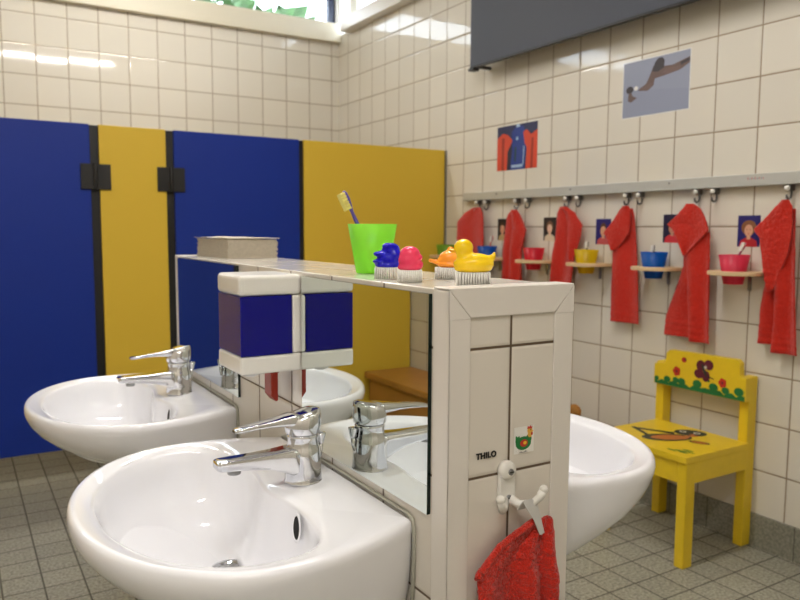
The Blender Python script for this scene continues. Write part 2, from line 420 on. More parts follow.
# mitred head piece
hd = MB(); y0, y1 = PY0-e, PY0-.002
hd.prism([(PX0-e, PZ+.015), (PX0-e, PZ-.0), (3.253, PZ-.212), (4.09, PZ-.212), (PX1+e, PZ), (PX1+e, PZ+.015)], lambda a, b, c: (a, y1-c, b), e-.002)
hd.box(PX0-e, PX1+e, PY0-.0, 4.54, PZ+.001, PZ+.016)
part(hd, 'edge_trim', m_trimp, t, bevel=.012)
for xa, xb_ in ((PX0-e, 3.2535), (4.0895, PX1+e)):   # mitre wedges beside the head piece
    pts = [(PX0-e, PZ-.003), (PX0-e, PZ-.219), (3.253, PZ-.219)] if xa < 3.5 else [(PX1+e, PZ-.003), (4.09, PZ-.219), (PX1+e, PZ-.219)]
    part(MB().prism(pts, lambda a, b, c: (a, y1-c, b), e-.002), 'trim_corner', m_trimp, t)
part(MB().box(PX0-e, PX0-.002, 11.86, PY1+e, ZF, PZ+.012).box(PX0-e, PX1+e, PY1+.002, PY1+e, ZF, PZ+.012), 'edge_trim', m_trimp, t, bevel=.015)

def wall_mirror(x0, x1, y0, y1, z0, z1, face, label):
    mm = MB().box(x0, x1, y0, y1, z0, z1)
    # faces order: bottom, top, y-, y+, x-, x+
    mm.m[-6:] = [1, 1, 1, 1, 0 if face < 0 else 1, 0 if face > 0 else 1]
    o = mm.build('wall_mirror', [m_mirror, m_medge], None, origin=((x0+x1)/2, (y0+y1)/2, z0))
    tag(o, label, 'mirror'); return o
wall_mirror(PX0-.036, PX0-.003, 4.575, 6.955, -2.20, -.478, -1, 'frameless mirror above the nearest washbasin on the left side of the partition')
wall_mirror(PX0-.036, PX0-.003, 8.985, 11.84, -2.16, -.46, -1, 'frameless mirror above the far left washbasin, behind the soap dispenser')

# ------------------------------------------------------------------ washbasins
RIMZ = -2.31
def outer_r(ang):
    c, s_ = math.cos(ang), math.sin(ang); lo, hi = 0.0, 4.0
    for _ in range(40):
        r = (lo+hi)/2; u = 1.15+r*c; v = abs(r*s_)
        if u < 0.02 or u >= 2.39: ins = False
        elif u > 1.15: ins = v <= 1.69*math.sqrt(max(0, 1-((u-1.15)/1.24)**2))
        else: ins = v <= 1.69-.30*((1.15-u)/1.1)**2
        lo, hi = (r, hi) if ins else (lo, r)
    return lo
def inner_r(ang):
    c, s_ = math.cos(ang), math.sin(ang); lo, hi = 0.0, 4.0
    for _ in range(40):
        r = (lo+hi)/2; u = 1.15+r*c; v = abs(r*s_)
        if u > 1.2: ins = ((u-1.2)/.97)**2+(v/1.44)**2.1 <= 1
        else: ins = ((1.2-u)/(.56-.09*math.exp(-(v/.42)**2)))**3.6+(v/1.44)**3 <= 1
        lo, hi = (r, hi) if ins else (lo, r)
    return lo
ca = math.atan2(1.385, .02-1.15)
angs = sorted([2*PI*i/128-PI for i in range(128)]+[ca, -ca, ca+.012, -ca-.012, ca-.012, -ca+.012])
OUT = [(1.15+outer_r(a)*math.cos(a), outer_r(a)*math.sin(a)) for a in angs]
INN = [(1.15+inner_r(a)*math.cos(a), inner_r(a)*math.sin(a)) for a in angs]
DRN = (1.02, -.22)
def basin(loc, rotz, label):
    t = thing('washbasin', label, 'washbasin', loc, rotz, group='white washbasins on the partition', local=True)
    rings = []
    def under(su, svf, svb, z):
        r = []
        for u, v in OUT:
            k = max(0, 1-u/2.37); r.append((u*su if u > .03 else u, v*(svf+(svb-svf)*k**.6), z))
        rings.append(r)
    for q in ((.14, .25, .80, -1.06), (.28, .42, .86, -.97), (.45, .56, .90, -.86), (.62, .69, .94, -.74), (.76, .80, .965, -.61), (.88, .90, .98, -.47), (.95, .955, .992, -.33), (.985, .985, .997, -.22)):
        under(*q)
    rings.append([(u, v, -.13) for u, v in OUT])
    def o_in(s, z): rings.append([(1.15+(u-1.15)*s, v*s, z) for u, v in OUT])
    o_in(1.003, -.08); o_in(.997, -.035); o_in(.985, -.010); o_in(.968, 0)
    def mix(k, z): rings.append([(a[0]*(1-k)+b[0]*k, a[1]*(1-k)+b[1]*k, z) for a, b in zip(OUT, INN)])
    mix(.35, -.006); mix(.62, -.022); mix(.85, -.034); mix(.96, -.046)
    def bowl(s, z):
        k = (1-s)
        cx, cy = 1.2*(1-k)+DRN[0]*k, DRN[1]*k
        rings.append([(cx+(u-1.2)*s, cy+v*s, z) for u, v in INN])
    for s_, z in ((1.0, -.065), (.985, -.10), (.97, -.16), (.945, -.28), (.90, -.42), (.83, -.55), (.73, -.66), (.60, -.745), (.45, -.80), (.30, -.835)):
        bowl(s_, z)
    rings.append([(DRN[0]+.19*math.cos(a), DRN[1]+.19*math.sin(a), -.855) for a in angs])
    bm = MB().loft(rings, 0, True, True, True)
    part(bm, 'basin', m_ceram, t)
    dn = MB().lathe([(.185, -.852), (.19, -.838), (.175, -.828), (.14, -.833), (.13, -.845)], (DRN[0], DRN[1], 0), 40, cap0=False, cap1=True)
    d = part(dn, 'drain', m_chrome, t)
    part(MB().lathe([(.118, -.843), (.118, -.838), (.10, -.832), (.0, -.828)], (DRN[0], DRN[1], 0), 32, cap1=False), 'plug', m_steel, d)
    # overflow opening on the back wall of the bowl
    ov = MB()
    cu, cv, cz = .70, .66, -.19
    ring = lambda k, dx: [(cu+dx-.02*math.sin(a)*k+.012, cv+.070*k*math.cos(a)-.03*k*math.sin(a), cz+.095*k*math.sin(a)) for a in [2*PI*i/24 for i in range(24)]]
    ov.loft([ring(1.18, .004), ring(1.0, .012), ring(.9, .004)], 0, True, False, False)
    ov.loft([ring(.92, .006), ring(.4, .006)], 1, False, False, True)
    part(ov, 'overflow', [m_ceram, m_dark], t)
    # sealant along the wall
    path = [(.012, v*.99, z) for v, z in ((-1.37, -.95), (-1.40, -.5), (-1.41, -.12), (-1.385, -.01), (-1.3, .012), (0, .012), (1.3, .012), (1.385, -.01), (1.41, -.12), (1.40, -.5), (1.37, -.95))]
    part(MB().tube(path, .017, 8), 'sealant', m_seal, t)
    return t
B1, B2, B3 = (PX0-.004, 6.18, RIMZ), (PX0-.004, 10.47, RIMZ), (PX1+.004, 6.34, RIMZ)
b1 = basin(B1, PI, 'white washbasin nearest the camera, on the left side of the partition')
dup(b1, B2, PI, 'white washbasin farther back on the left, in front of the blue door')
b3 = dup(b1, B3, 0, 'white washbasin on the right side of the partition, facing the yellow chair')
m_logo = P('blue_print', (60, 70, 120))
lg = MB()
for q in ((1, 0), (0, .8)):
    lg.box(.355+.0, .40, -1.553, -1.547, -.165-q[0]*.05, -.135-q[0]*.05)
lgo = part(MB().box(.30, .335, -1.535, -1.525, -.20, -.165).box(.30, .335, -1.535, -1.525, -.24, -.21), 'maker_mark', m_logo, b3)

# ------------------------------------------------------------------ mixer taps
def rrect(cx, cy, hx, hy, n=5, r=None):
    r = min(hx, hy)*.6 if r is None else r; pts = []
    for sx, sy, a0 in ((1, 1, 0), (-1, 1, PI/2), (-1, -1, PI), (1, -1, 1.5*PI)):
        for i in range(n+1):
            a = a0+PI/2*i/n; pts.append((cx+sx*(hx-r)+r*math.cos(a), cy+sy*(hy-r)+r*math.sin(a)))
    return pts
def tap(loc, rotz, label):
    t = thing('mixer_tap', label, 'tap', loc, rotz, group='chrome mixer taps on the washbasins', local=True)
    part(MB().lathe([(.178, .002), (.180, .010), (.176, .018), (.172, .03), (.168, .12), (.162, .27), (.158, .32), (.150, .335), (.146, .35), (.142, .40), (.146, .425), (.150, .435), (.14, .455)], n=48), 'body', m_chrome, t)
    sp = MB(); rings = []
    for x, zc, hy, hz in ((.05, .215, .140, .125), (.14, .218, .132, .120), (.22, .232, .115, .100), (.34, .250, .102, .074), (.52, .262, .098, .056), (.70, .270, .096, .046), (.79, .273, .094, .042), (.82, .272, .085, .035), (.83, .272, .06, .02)):
        rings.append([(x, a, b) for a, b in rrect(0, zc, hy, hz, r=min(hy, hz)*.38)])
    sp.loft(rings)
    s_ = part(sp, 'spout', m_chrome, t)
    part(MB().lathe([(.056, .175), (.06, .18), (.06, .228), (.05, .235)], (.66, 0, 0), 24), 'aerator', m_steel, s_)
    # lever: cap and handle in one casting
    lv = MB(); rings = []
    for z, dx, rx, ry in ((.458, 0, .148, .148), (.47, 0, .163, .161), (.53, .0, .170, .164), (.60, -.004, .168, .160), (.645, -.010, .152, .147), (.663, -.014, .115, .11), (.668, -.016, .05, .05)):
        rings.append([(dx+rx*math.cos(2*PI*i/40), ry*math.sin(2*PI*i/40), z+ (.035*(-math.cos(2*PI*i/40)) if z > .58 else 0)*rx/.17) for i in range(40)])
    lv.loft(rings)
    rings = []
    for x, zc, hy, hz in ((-.02, .600, .112, .050), (.12, .597, .110, .050), (.20, .592, .094, .040), (.30, .586, .076, .028), (.45, .578, .066, .021), (.58, .564, .062, .018), (.645, .557, .052, .015), (.66, .555, .03, .009)):
        rings.append([(x, a, b) for a, b in rrect(0, zc, hy, hz)])
    lv.loft(rings)
    part(lv, 'lever', m_chrome, t)
    part(MB().tube([(-.12, 0, .16), (-.165, 0, .20), (-.178, 0, .27), (-.182, 0, .36)], .024, 12).lathe([(.028, .33), (.034, .36), (.048, .42), (.046, .432), (.02, .436)], (-.183, 0, 0), 20), 'pop_up_rod', m_chrome, t)
    return t
DZ = RIMZ-.020
TP = .50
t1 = tap((PX0-.39, 6.13, DZ), PI, 'chrome mixer tap on the nearest left washbasin')
dup(t1, (PX0-.43, 10.38, DZ), PI, 'chrome mixer tap on the far left washbasin before the yellow panel')
dup(t1, (PX1+.44, 6.28, DZ), 0, 'chrome mixer tap on the right-hand washbasin, hidden behind the partition end')

# ------------------------------------------------------------------ soap dispenser
t = thing('soap_dispenser', 'white soap dispenser with dark blue window on the partition between the mirrors', 'soap dispenser', (PX0, 7.37, -1.47))
DX0, DX1, DY0, DY1 = 2.395, PX0-.004, 7.0, 7.735
part(MB().box(DX0, DX1, DY0, DY1, -.672, -.462), 'lid', m_wplast, t, bevel=.045)
part(MB().box(2.965, DX1, DY0+.003, DY1-.003, -1.285, -.674).box(DX0+.004, DX1, DY0+.003, DY1-.003, -1.472, -1.287), 'casing', m_wplast, t, bevel=.03)
part(MB().box(DX0+.012, 2.962, DY0+.008, DY1-.008, -1.284, -.675), 'tank', m_bwin, t, bevel=.012)
part(MB().lathe([(.10, -1.474), (.10, -1.50), (.085, -1.54), (.05, -1.555)], (2.63, 7.37, 0), 24).lathe([(.16, -1.473), (.15, -1.515)], (2.68, 7.37, 0), 24), 'nozzle', m_clearp, t)
lv = MB().prism([(2.76, -1.476), (2.94, -1.476), (2.945, -1.52), (2.915, -1.54), (2.915, -1.84), (2.89, -1.85), (2.835, -1.78), (2.835, -1.53), (2.76, -1.50)], lambda a, b, c: (a, 7.30+c, b), .20)
part(lv, 'push_lever', m_lever, t, bevel=.01)

# ------------------------------------------------------------------ things on the partition
t = thing('paper_towel_stack', 'stack of grey recycled paper towels at the far end of the partition top', 'paper towels', (3.8, 11.2, PZ))
mb = MB(); rnd = random.Random(3); z = PZ+.003; k = 0
while z < -.165:
    h = .0165; j = lambda: rnd.uniform(-.012, .012)
    mb.box(3.42+j(), 4.19+j(), 10.47+j(), 12.05+j(), z, z+h*.86); z += h
part(mb, 'folded_towels', m_paper, t)
top = MB().grid(lambda a, b: (3.38+.84*a+.01*math.sin(9*b), 10.44+1.66*b+.015*math.sin(7*a), z+.006+.02*noise.noise(Vector((a*3, b*4, 1)))*(1 if (a < .3 or b > .6) else .4)+.012), 16, 24)
part(top, 'top_towel', m_paper, t, solid=.008)

m_gcup = thin('green_clear_plastic', (178, 242, 88), .22)
def cup(name_mat, c, r0, r1, h, label, n=40, group=None):
    pr = [(0.0, 0.004), (r0*.98, 0.004), (r0, .012), (r1, h), (r1-.010, h), (r0-.012, .03), (0, .03)]
    o = MB().lathe(pr, c, n, cap0=False, cap1=False).build('drinking_cup', name_mat, None, origin=c)
    return tag(o, label, 'cup', group)
cup(m_gcup, (3.62, 6.49, PZ), .165, .250, .495, 'lime green plastic cup holding a toothbrush on top of the partition')
def toothbrush(p0, p1, hm, label, bm=None, face=Vector((-1, 0, 0)), r=.020, group=None, cm=None):
    p0, p1 = Vector(p0), Vector(p1); d = (p1-p0).normalized(); L = (p1-p0).length
    t = thing('toothbrush', label, 'toothbrush', p0, group=group)
    sd = face-d*face.dot(d); sd.normalize()
    path = [p0+d*L*k+sd*(.02*math.sin(k*PI)) for k in (0, .15, .4, .65, .74, .82, .9, .97, 1.0)]
    part(MB().tube(path, [r*.8, r*1.15, r*1.1, r*.9, r*.7, r*1.2, r*1.5, r*1.2, r*.5], 12), 'handle', hm, t)
    b = MB(); wd = d.cross(sd)
    for i in range(6):
        for j in range(3):
            c = p0+d*(L*(.80+.034*i))+wd*(j-1)*.018+sd*.016
            b.tube([c, c+sd*.062], .0165, 6)
    part(b, 'bristles', bm or m_bris, t)
    return t
m_bris = mat('white_bristles', (236, 234, 228), 0.6)
m_ybris = mat('yellow_white_bristles', (238, 226, 130), 0.6)
m_violet = mat('violet_plastic', (92, 74, 168), 0.3)
toothbrush((3.69, 6.45, PZ+.04), (3.335, 6.57, .385), m_violet, 'violet toothbrush with yellow bristles standing in the lime green cup', m_ybris, face=Vector((-.8, -.1, -.35)), r=.022)

def nail_brush(loc, rotz, label, blob, mats, bw, bd, extra=None):
    t = thing('nail_brush', label, 'nail brush', loc, rotz, group='animal nail brushes on the partition', local=True)
    b = MB(); nx, ny = 13, 7
    for i in range(nx):
        for j in range(ny):
            x = -bw+2*bw*i/(nx-1); y = -bd+2*bd*j/(ny-1)
            if (x/bw)**2+(y/bd)**2 > 1.55: continue
            b.tube([(x*1.04, y*1.04, 0.002), (x, y, .105)], [.0065, .0085], 6)
    part(b, 'bristles', m_bris, t)
    bl = MB(); blob(bl)
    body = part(unite(bl, .011), 'animal_grip', mats, t)
    if extra: extra(t, body)
    return t
yv = -yaw
m_dblue = mat('glossy_deep_blue', (6, 3, 186), 0.10, spec=.4)
m_pink = mat('glossy_pink', (236, 60, 100), 0.22)
m_orng = mat('glossy_orange', (255, 158, 44), 0.22)
m_duck = mat('glossy_yellow', (250, 208, 14), 0.18)
m_bill = mat('yellow_orange_bill', (250, 184, 30), 0.3)
def f_blue(b):
    b.ell((.0, 0, .120), (.125, .105, .030)); b.ell((.015, 0, .175), (.11, .10, .08)); b.ell((.02, 0, .255), (.085, .085, .070))
    b.ell((-.08, 0, .155), (.066, .09, .026)); b.ell((-.075, 0, .222), (.068, .088, .028)); b.ell((.06, -.05, .21), (.06, .05, .06)); b.ell((-.0, -.03, .29), (.06, .06, .036))
nail_brush((3.335, 5.68, PZ), yv, 'deep blue animal nail brush beside the lime green cup', f_blue, m_dblue, .115, .09)
def f_pink(b):
    b.ell((0, 0, .125), (.105, .095, .035)); b.ell((0, 0, .185), (.098, .09, .085)); b.ell((.0, 0, .235), (.088, .082, .07)); b.ell((.09, 0, .15), (.026, .05, .026)); b.ell((.088, -.02, .21), (.022, .04, .020))
nail_brush((3.26, 5.20, PZ), yv, 'round pink animal nail brush between the blue and orange brushes', f_pink, m_pink, .095, .08)
def f_orng(b):
    b.ell((0.02, 0, .13), (.125, .09, .035)); b.ell((.02, 0, .185), (.11, .085, .075)); b.ell((-.11, 0, .155), (.045, .02, .024)); b.ell((-.155, 0, .165), (.028, .02, .02)); b.ell((.02, 0, .265), (.035, .02, .03)); b.ell((.10, 0, .20), (.05, .06, .05))
nail_brush((3.795, 5.40, PZ), yv, 'orange fish nail brush just behind the yellow duck', f_orng, m_orng, .11, .08)
def f_duck(b):
    b.ell((0, 0, .13), (.155, .10, .035)); b.ell((.005, 0, .17), (.165, .108, .072)); b.ell((.02, 0, .205), (.13, .088, .052))
    b.ell((.14, 0, .215), (.035, .03, .03)); b.ell((.168, 0, .238), (.016, .02, .034)); b.ell((-.075, 0, .235), (.06, .06, .05)); b.ell((-.078, 0, .298), (.080, .074, .072))
def duckx(t, b):
    part(MB().ell((-.162, 0, .278), (.035, .03, .013)).ell((-.154, 0, .264), (.028, .026, .010)), 'bill', m_bill, b)
nail_brush((3.545, 4.70, PZ+.0), yv, 'yellow duck nail brush at the near corner of the partition top', f_duck, m_duck, .125, .085, duckx)

# ------------------------------------------------------------------ hook, labels and towel on the partition end
YE = PY0-.004
m_letter = P('black_letters', (24, 22, 24), .5)
cv = bpy.data.curves.new('t', 'FONT'); cv.body = 'THILO'; cv.size = .064*S; cv.extrude = .0004; cv.offset = .0004; cv.space_character = 1.08
tmp = bpy.data.objects.new('t', cv); COL.objects.link(tmp)
dg = bpy.context.evaluated_depsgraph_get(); me = bpy.data.meshes.new_from_object(tmp.evaluated_get(dg))
bpy.data.objects.remove(tmp); me.materials.clear(); me.materials.append(m_letter)
o = bpy.data.objects.new('name_label', me); COL.objects.link(o); o.rotation_euler = (PI/2, 0, 0); o.location = W(3.328, YE-.004, -1.742)
tag(o, 'small black THILO lettering on the tile above the white hook', 'name label')

def ring2(cx, cz, rx, rz, n=20, a0=0): return [(cx+rx*math.cos(2*PI*i/n+a0), cz+rz*math.sin(2*PI*i/n+a0)) for i in range(n)]
def flat(mb, pts, plane, d, mi):                  # a flat painted patch lying d off a surface
    mb.poly([plane(a, b, d) for a, b in pts], mi); return mb
sk = MB(); pl = lambda a, b, d: (3.80+a, YE-.003-d, -1.66+b)
flat(sk, [(-.10, -.10), (.105, -.10), (.105, .115), (-.10, .115)], pl, 0, 0)
flat(sk, ring2(-.005, -.075, .075, .022), pl, .001, 6)                            # base shade ring (white eggs)
for cx in (-.05, -.005, .045): flat(sk, ring2(cx, -.073, .028, .018), pl, .0015, 0)
flat(sk, ring2(-.005, -.02, .080, .055), pl, .002, 1)
flat(sk, [(-.085, .05), (-.065, .035), (-.05, .045), (-.03, .01), (-.02, -.05), (-.078, -.04), (-.088, 0)], pl, .0022, 1)
flat(sk, [(.0, .0), (.035, .045), (.07, .05), (.08, .01), (.065, -.04)], pl, .0024, 1)
flat(sk, ring2(-.0, -.02, .04, .03), pl, .003, 2)
flat(sk, ring2(.01, -.018, .018, .014), pl, .0035, 4)
flat(sk, [(.035, .04), (.05, .085), (.075, .085), (.082, .06), (.075, .02), (.05, .02)], pl, .003, 3)
flat(sk, ring2(.058, .075, .026, .026), pl, .0035, 3)
flat(sk, [(.03, .09), (.035, .115), (.05, .105), (.062, .12), (.072, .103), (.085, .108), (.078, .088), (.055, .09)], pl, .004, 2)
flat(sk, [(.083, .075), (.10, .068), (.083, .06)], pl, .004, 4)
flat(sk, ring2(.08, .048, .010, .014), pl, .004, 2)
flat(sk, ring2(.066, .08, .005, .005), pl, .0045, 5)
o = sk.build('chicken_sticker', [P('sticker_white', (236, 234, 228)), P('sticker_green', (28, 120, 58)), P('sticker_red', (196, 44, 34)), P('sticker_ochre', (226, 172, 72)), P('sticker_yellow', (240, 190, 40)), m_letter, P('sticker_grey', (150, 150, 146))], None, origin=(3.8, YE, -1.76))
tag(o, 'square sticker of a green and red hen on the partition end tile', 'sticker')

t = thing('towel_hook', 'white double coat hook screwed to the partition end under the sticker', 'hook', (3.60, YE, -1.98))
cx0 = 3.615
pl = MB().prism([(cx0-.085, -2.13), (cx0+.085, -2.13), (cx0+.075, -1.86), (cx0-.075, -1.86)], lambda a, b, c: (a, YE-c, b), .04)
part(pl, 'back_plate', m_wplast, t, bevel=.012)
part(MB().lathe([(.078, YE-.001), (.078, YE-.035), (.066, YE-.058), (.03, YE-.062)], (cx0, 0, -1.865), 28, axis='y'), 'screw_cover', m_wplast, t)
for z, y in ((-1.87, YE-.060), (-2.085, YE-.040)):
    part(MB().lathe([(.026, y), (.026, y-.010), (.018, y-.014)], (cx0+.01, 0, z), 16, axis='y').box(cx0+.008-.02, cx0+.012+.02, y-.016, y-.0145, z-.004, z+.004, 1), 'screw', [m_steel, m_black], t)
for sx in (-1, 1):
    pth = [(cx0+sx*.03, YE-.03, -2.10), (cx0+sx*.08, YE-.09, -2.135), (cx0+sx*.15, YE-.16, -2.115), (cx0+sx*.19, YE-.20, -2.06), (cx0+sx*.215, YE-.215, -2.00)]
    part(MB().tube(pth, [.040, .034, .030, .031, .034], 14).ell(pth[-1], (.036, .036, .036)), 'prong', m_wplast, t)

def lerp_rows(rows, k):
    x = k*(len(rows)-1); i = min(int(x), len(rows)-2); f = x-i
    return tuple(a*(1-f)+b*f for a, b in zip(rows[i], rows[i+1]))
def by_z(rows, z):
    for a, b in zip(rows, rows[1:]):
        if z <= a[2] and z >= b[2]:
            f = (a[2]-z)/(a[2]-b[2]); f2_ = f
            return (a[0]+(b[0]-a[0])*f2_, a[1]+(b[1]-a[1])*f2_)
    return (rows[-1][0], rows[-1][1])
# towel hanging at the partition end
t = thing('towel', 'red terry towel hanging by its loop from the white hook on the partition end', 'towel', (3.85, YE, -2.3))
rows = [(3.80, 3.985, -2.275), (3.66, 3.995, -2.33), (3.46, 4.00, -2.42), (3.34, 4.00, -2.53), (3.275, 4.01, -2.62), (3.285, 4.035, -2.75), (3.295, 4.055, -3.0), (3.30, 4.08, -3.3), (3.31, 4.10, -3.75)]
def ftow(a, b):
    z = -2.275-1.475*b
    l, r = by_z(rows, max(z, -3.749))
    k = min(1, b*3.2)
    x = l+(r-l)*a
    y = YE-.13-.10*k*math.exp(-((a-.60)/.10)**2)-.09*k*math.exp(-((a-.93)/.09)**2)+.055*k*math.exp(-((a-.80)/.07)**2)-.045*k*math.sin(a*9+b*2.5)
    y += .03*k*(1-a)
    if (x-3.28)+(z+2.62)*.0 < .04 and b > .2: y += .02
    edge = abs((-2.33+(z*0))-z)
    q = Vector((x*26, z*26, 0.3)); n_ = noise.noise(q)+.6*noise.noise(q*2.3)
    hem = 0.35 if (a < .09 or a > .94) else 1.0
    y -= .016*n_*hem
    return (x+.006*noise.noise(q*1.3+Vector((5, 0, 0)))*hem, min(y, YE-.02), z)
part(MB().grid(ftow, 110, 190), 'cloth', m_red, t, solid=.03)
hemp = [Vector(ftow(.0, b))+Vector((0, -.012, 0)) for b in [i/60*.24 for i in range(61)]]
part(MB().tube(hemp, .030, 10), 'hem', m_red, t)
lp = MB()
for dx, dy in ((0, 0), (.03, .012)):
    lp.loft([[(c[0]+sx*wd+dx, c[1]+dy, c[2]+sx*.0) for sx in (-1, 1)]+[(c[0]+sx*wd+dx, c[1]-.008+dy, c[2]) for sx in (1, -1)]
             for c, wd in (((3.68, YE-.12, -2.16), .04), ((3.70, YE-.175, -2.075), .052), ((3.725, YE-.185, -2.13), .048), ((3.78, YE-.19, -2.24), .026), ((3.832, YE-.19, -2.37), .014))], 0, False)
part(lp, 'hanging_loop', m_strap, t)

# ------------------------------------------------------------------ hook rail on the right wall
t = thing('hook_rail', 'long light grey hook rail across the right wall above the towels', 'hook rail', (XR, 13, 1.0))
RZ0, RZ1 = .955, 1.17
part(MB().box(XR-.16, XR-.002, 3.0, 18.88, RZ0, RZ1).box(XR-.20, XR-.002, 3.0, 18.88, RZ0-.03, RZ0-.001), 'rail', m_alu, t, bevel=.02)
for y in (17.2, 14.15, 11.05, 7.9, 4.6):
    part(MB().lathe([(.03, XR-.162), (.03, XR-.168), (.018, XR-.174)], (0, y, 1.085), 14, axis='x'), 'screw', m_steel, t)
mk = MB(); m_hooks = mat('dark_steel', (110, 108, 106), .35, metal=.7)
for i, (dy, hh) in enumerate(((0, .05), (.045, .03), (.085, .045), (.125, .03), (.16, .05), (.205, .03), (.245, .04), (.29, .045), (.33, .03))):
    mk.box(XR-.1625, XR-.1605, 9.12-dy, 9.12-dy+.022, 1.055, 1.055+hh*1.0, i % 2)
part(mk, 'printed_mark', [P('faded_red_print', (190, 120, 118)), P('faded_grey_print', (150, 150, 158))], t)
HOOKS = [18.13, 17.70, 16.30, 15.84, 14.29, 13.87, 12.28, 11.88, 10.32, 9.90, 8.27, 7.86, 6.25, 5.83]
for y in HOOKS:
    h = part(MB().tube([(XR-.06, y, .93), (XR-.06, y, .72), (XR-.09, y, .655), (XR-.15, y, .635), (XR-.205, y, .66), (XR-.22, y, .73)], .024, 10).box(XR-.16, XR-.03, y-.05, y+.05, .80, .928), 'hook', m_hooks, t)
    part(MB().ell((XR-.21, y, .85), (.055, .055, .055), 14, 10).tube([(XR-.155, y, .85), (XR-.2, y, .85)], .02, 8), 'knob', m_wplast, h)

# ------------------------------------------------------------------ towels on the rail
def wall_towel(label, layers, y, ap):
    t = thing('towel', label, 'towel', (XR-.25, y, .6), group='red towels on the hook rail')
    mb = MB()
    for li, (rows, X, amp, ph, nf) in enumerate(layers):
        z0, z1 = rows[0][2], rows[-1][2]
        def fn(a, b, rows=rows, X=X, amp=amp, ph=ph, nf=nf, z0=z0, z1=z1):
            z = z0+(z1-z0)*b; l, r = by_z(rows, z)
            yy = l+(r-l)*a+.008*noise.noise(Vector((z*7, a*3, ph)))
            k = min(1, .35+b*1.2)
            x = X-amp*k*math.sin(nf*PI*a+ph+b*.8)-.035*math.exp(-((a-.5)/.5)**2)*(1-b)
            low = max(0, (z1+.45-z)/.45)
            x -= .005*math.sin(z*46)*(low > 0)*(z1 < -1)
            q = Vector((yy*20, z*20, ph)); x -= .010*(noise.noise(q)+.5*noise.noise(q*2.1))
            return (min(x, XR-.03), yy, z)
        mb.grid(fn, 36, 110)
    part(mb, 'cloth', m_red, t, solid=.03)
    part(MB().tube([(XR-.27, ap[0], ap[1]-.05), (XR-.24, ap[0]+.015, ap[1]+.02), (XR-.15, ap[0], .69), (XR-.12, ap[0]-.015, ap[1]+.03), (XR-.22, ap[0]-.01, ap[1]-.05)], .012, 8), 'hanging_loop', m_strap, t)
    return t
XT = XR-.22
wall_towel('red towel on the far left of the hook rail, nearest the yellow cubicle panel', [
    ([(18.18, 17.84, .70), (18.64, 17.73, .54), (19.02, 17.68, .26), (19.0, 17.64, -.45), (19.0, 17.60, -1.75)], XT, .06, .6, 2.2)], 18.1, (18.13, .66))
wall_towel('red towel second from the left on the rail, falling in two narrow folds', [
    ([(16.38, 16.16, .60), (16.58, 15.98, .42), (16.65, 15.72, .02), (16.69, 15.81, -.26), (16.73, 15.91, -.55), (16.74, 15.88, -1.75)], XT, .05, .2, 2.6),
    ([(16.30, 16.16, .57), (16.26, 15.98, .40), (16.22, 15.70, .02), (16.28, 15.80, -.26), (16.30, 15.90, -.55), (16.30, 15.87, -1.72)], XT-.09, .05, .4, 1.4)], 16.2, (16.28, .60))
wall_towel('red towel third from the left, just left of the yellow cup', [
    ([(14.39, 14.18, .64), (14.50, 13.86, .47), (14.51, 13.65, .18), (14.53, 13.70, -.23), (14.63, 13.81, -.63), (14.72, 13.93, -1.55)], XT, .06, 1.0, 2.0),
    ([(14.30, 14.12, .62), (14.12, 13.82, .45), (14.02, 13.55, .16), (14.02, 13.63, -.2), (14.0, 13.78, -.55), (13.96, 13.86, -.75)], XT-.08, .03, .3, 1.2)], 14.25, (14.29, .62))
wall_towel('red towel fourth from the left, between the yellow cup and the blue cup', [
    ([(12.36, 12.02, .54), (12.46, 11.97, .40), (12.54, 11.91, -.04), (12.54, 11.87, -.44), (12.54, 11.80, -1.16), (12.53, 11.73, -2.19)], XT, .05, .3, 1.6),
    ([(12.18, 12.02, .60), (12.30, 11.97, .46), (12.46, 11.97, .25), (12.74, 12.0, -.03), (12.60, 12.16, -.22), (12.50, 12.42, -.46)], XT-.12, .03, .8, 1.0)], 12.1, (12.27, .56))
wall_towel('red towel between the blue cup and the pink cup, its sides parted below', [
    ([(10.50, 10.30, -.15), (10.54, 10.12, -.45), (10.54, 10.05, -.75), (10.70, 10.0, -1.26), (10.94, 10.0, -1.89), (10.97, 10.02, -2.33)], XT+.04, .04, .2, 1.6),
    ([(10.40, 9.83, .0), (10.36, 9.82, -.50), (10.30, 9.80, -1.0), (10.22, 9.78, -1.75), (10.19, 9.75, -2.38)], XT-.11, .05, .5, 1.6),
    ([(10.35, 10.20, .60), (10.44, 10.04, .50), (10.60, 9.93, .35), (10.82, 9.85, .16), (10.66, 9.80, .03), (10.52, 10.08, -.25), (10.40, 10.36, -.52)], XT-.18, .04, 1.2, 1.6)], 10.2, (10.31, .58))
wall_towel('red towel farthest right on the rail, above the yellow chair', [
    ([(8.50, 8.10, .40), (8.62, 8.06, .0), (8.58, 8.06, -.28), (8.57, 8.10, -.83), (8.66, 8.16, -1.51), (8.68, 8.16, -2.22)], XT+.02, .05, .2, 2.2),
    ([(8.36, 8.04, .45), (8.38, 8.02, -.2), (8.34, 7.98, -1.0), (8.32, 7.92, -1.7), (8.36, 7.86, -2.36)], XT-.05, .05, .4, 1.8),
    ([(8.24, 8.14, .62), (8.36, 8.06, .50), (8.56, 8.05, .28), (8.80, 8.05, .05), (8.66, 8.05, -.12), (8.60, 8.12, -.45), (8.54, 8.28, -.85), (8.46, 8.38, -1.15)], XT-.14, .03, .8, 1.2)], 8.2, (8.26, .62))

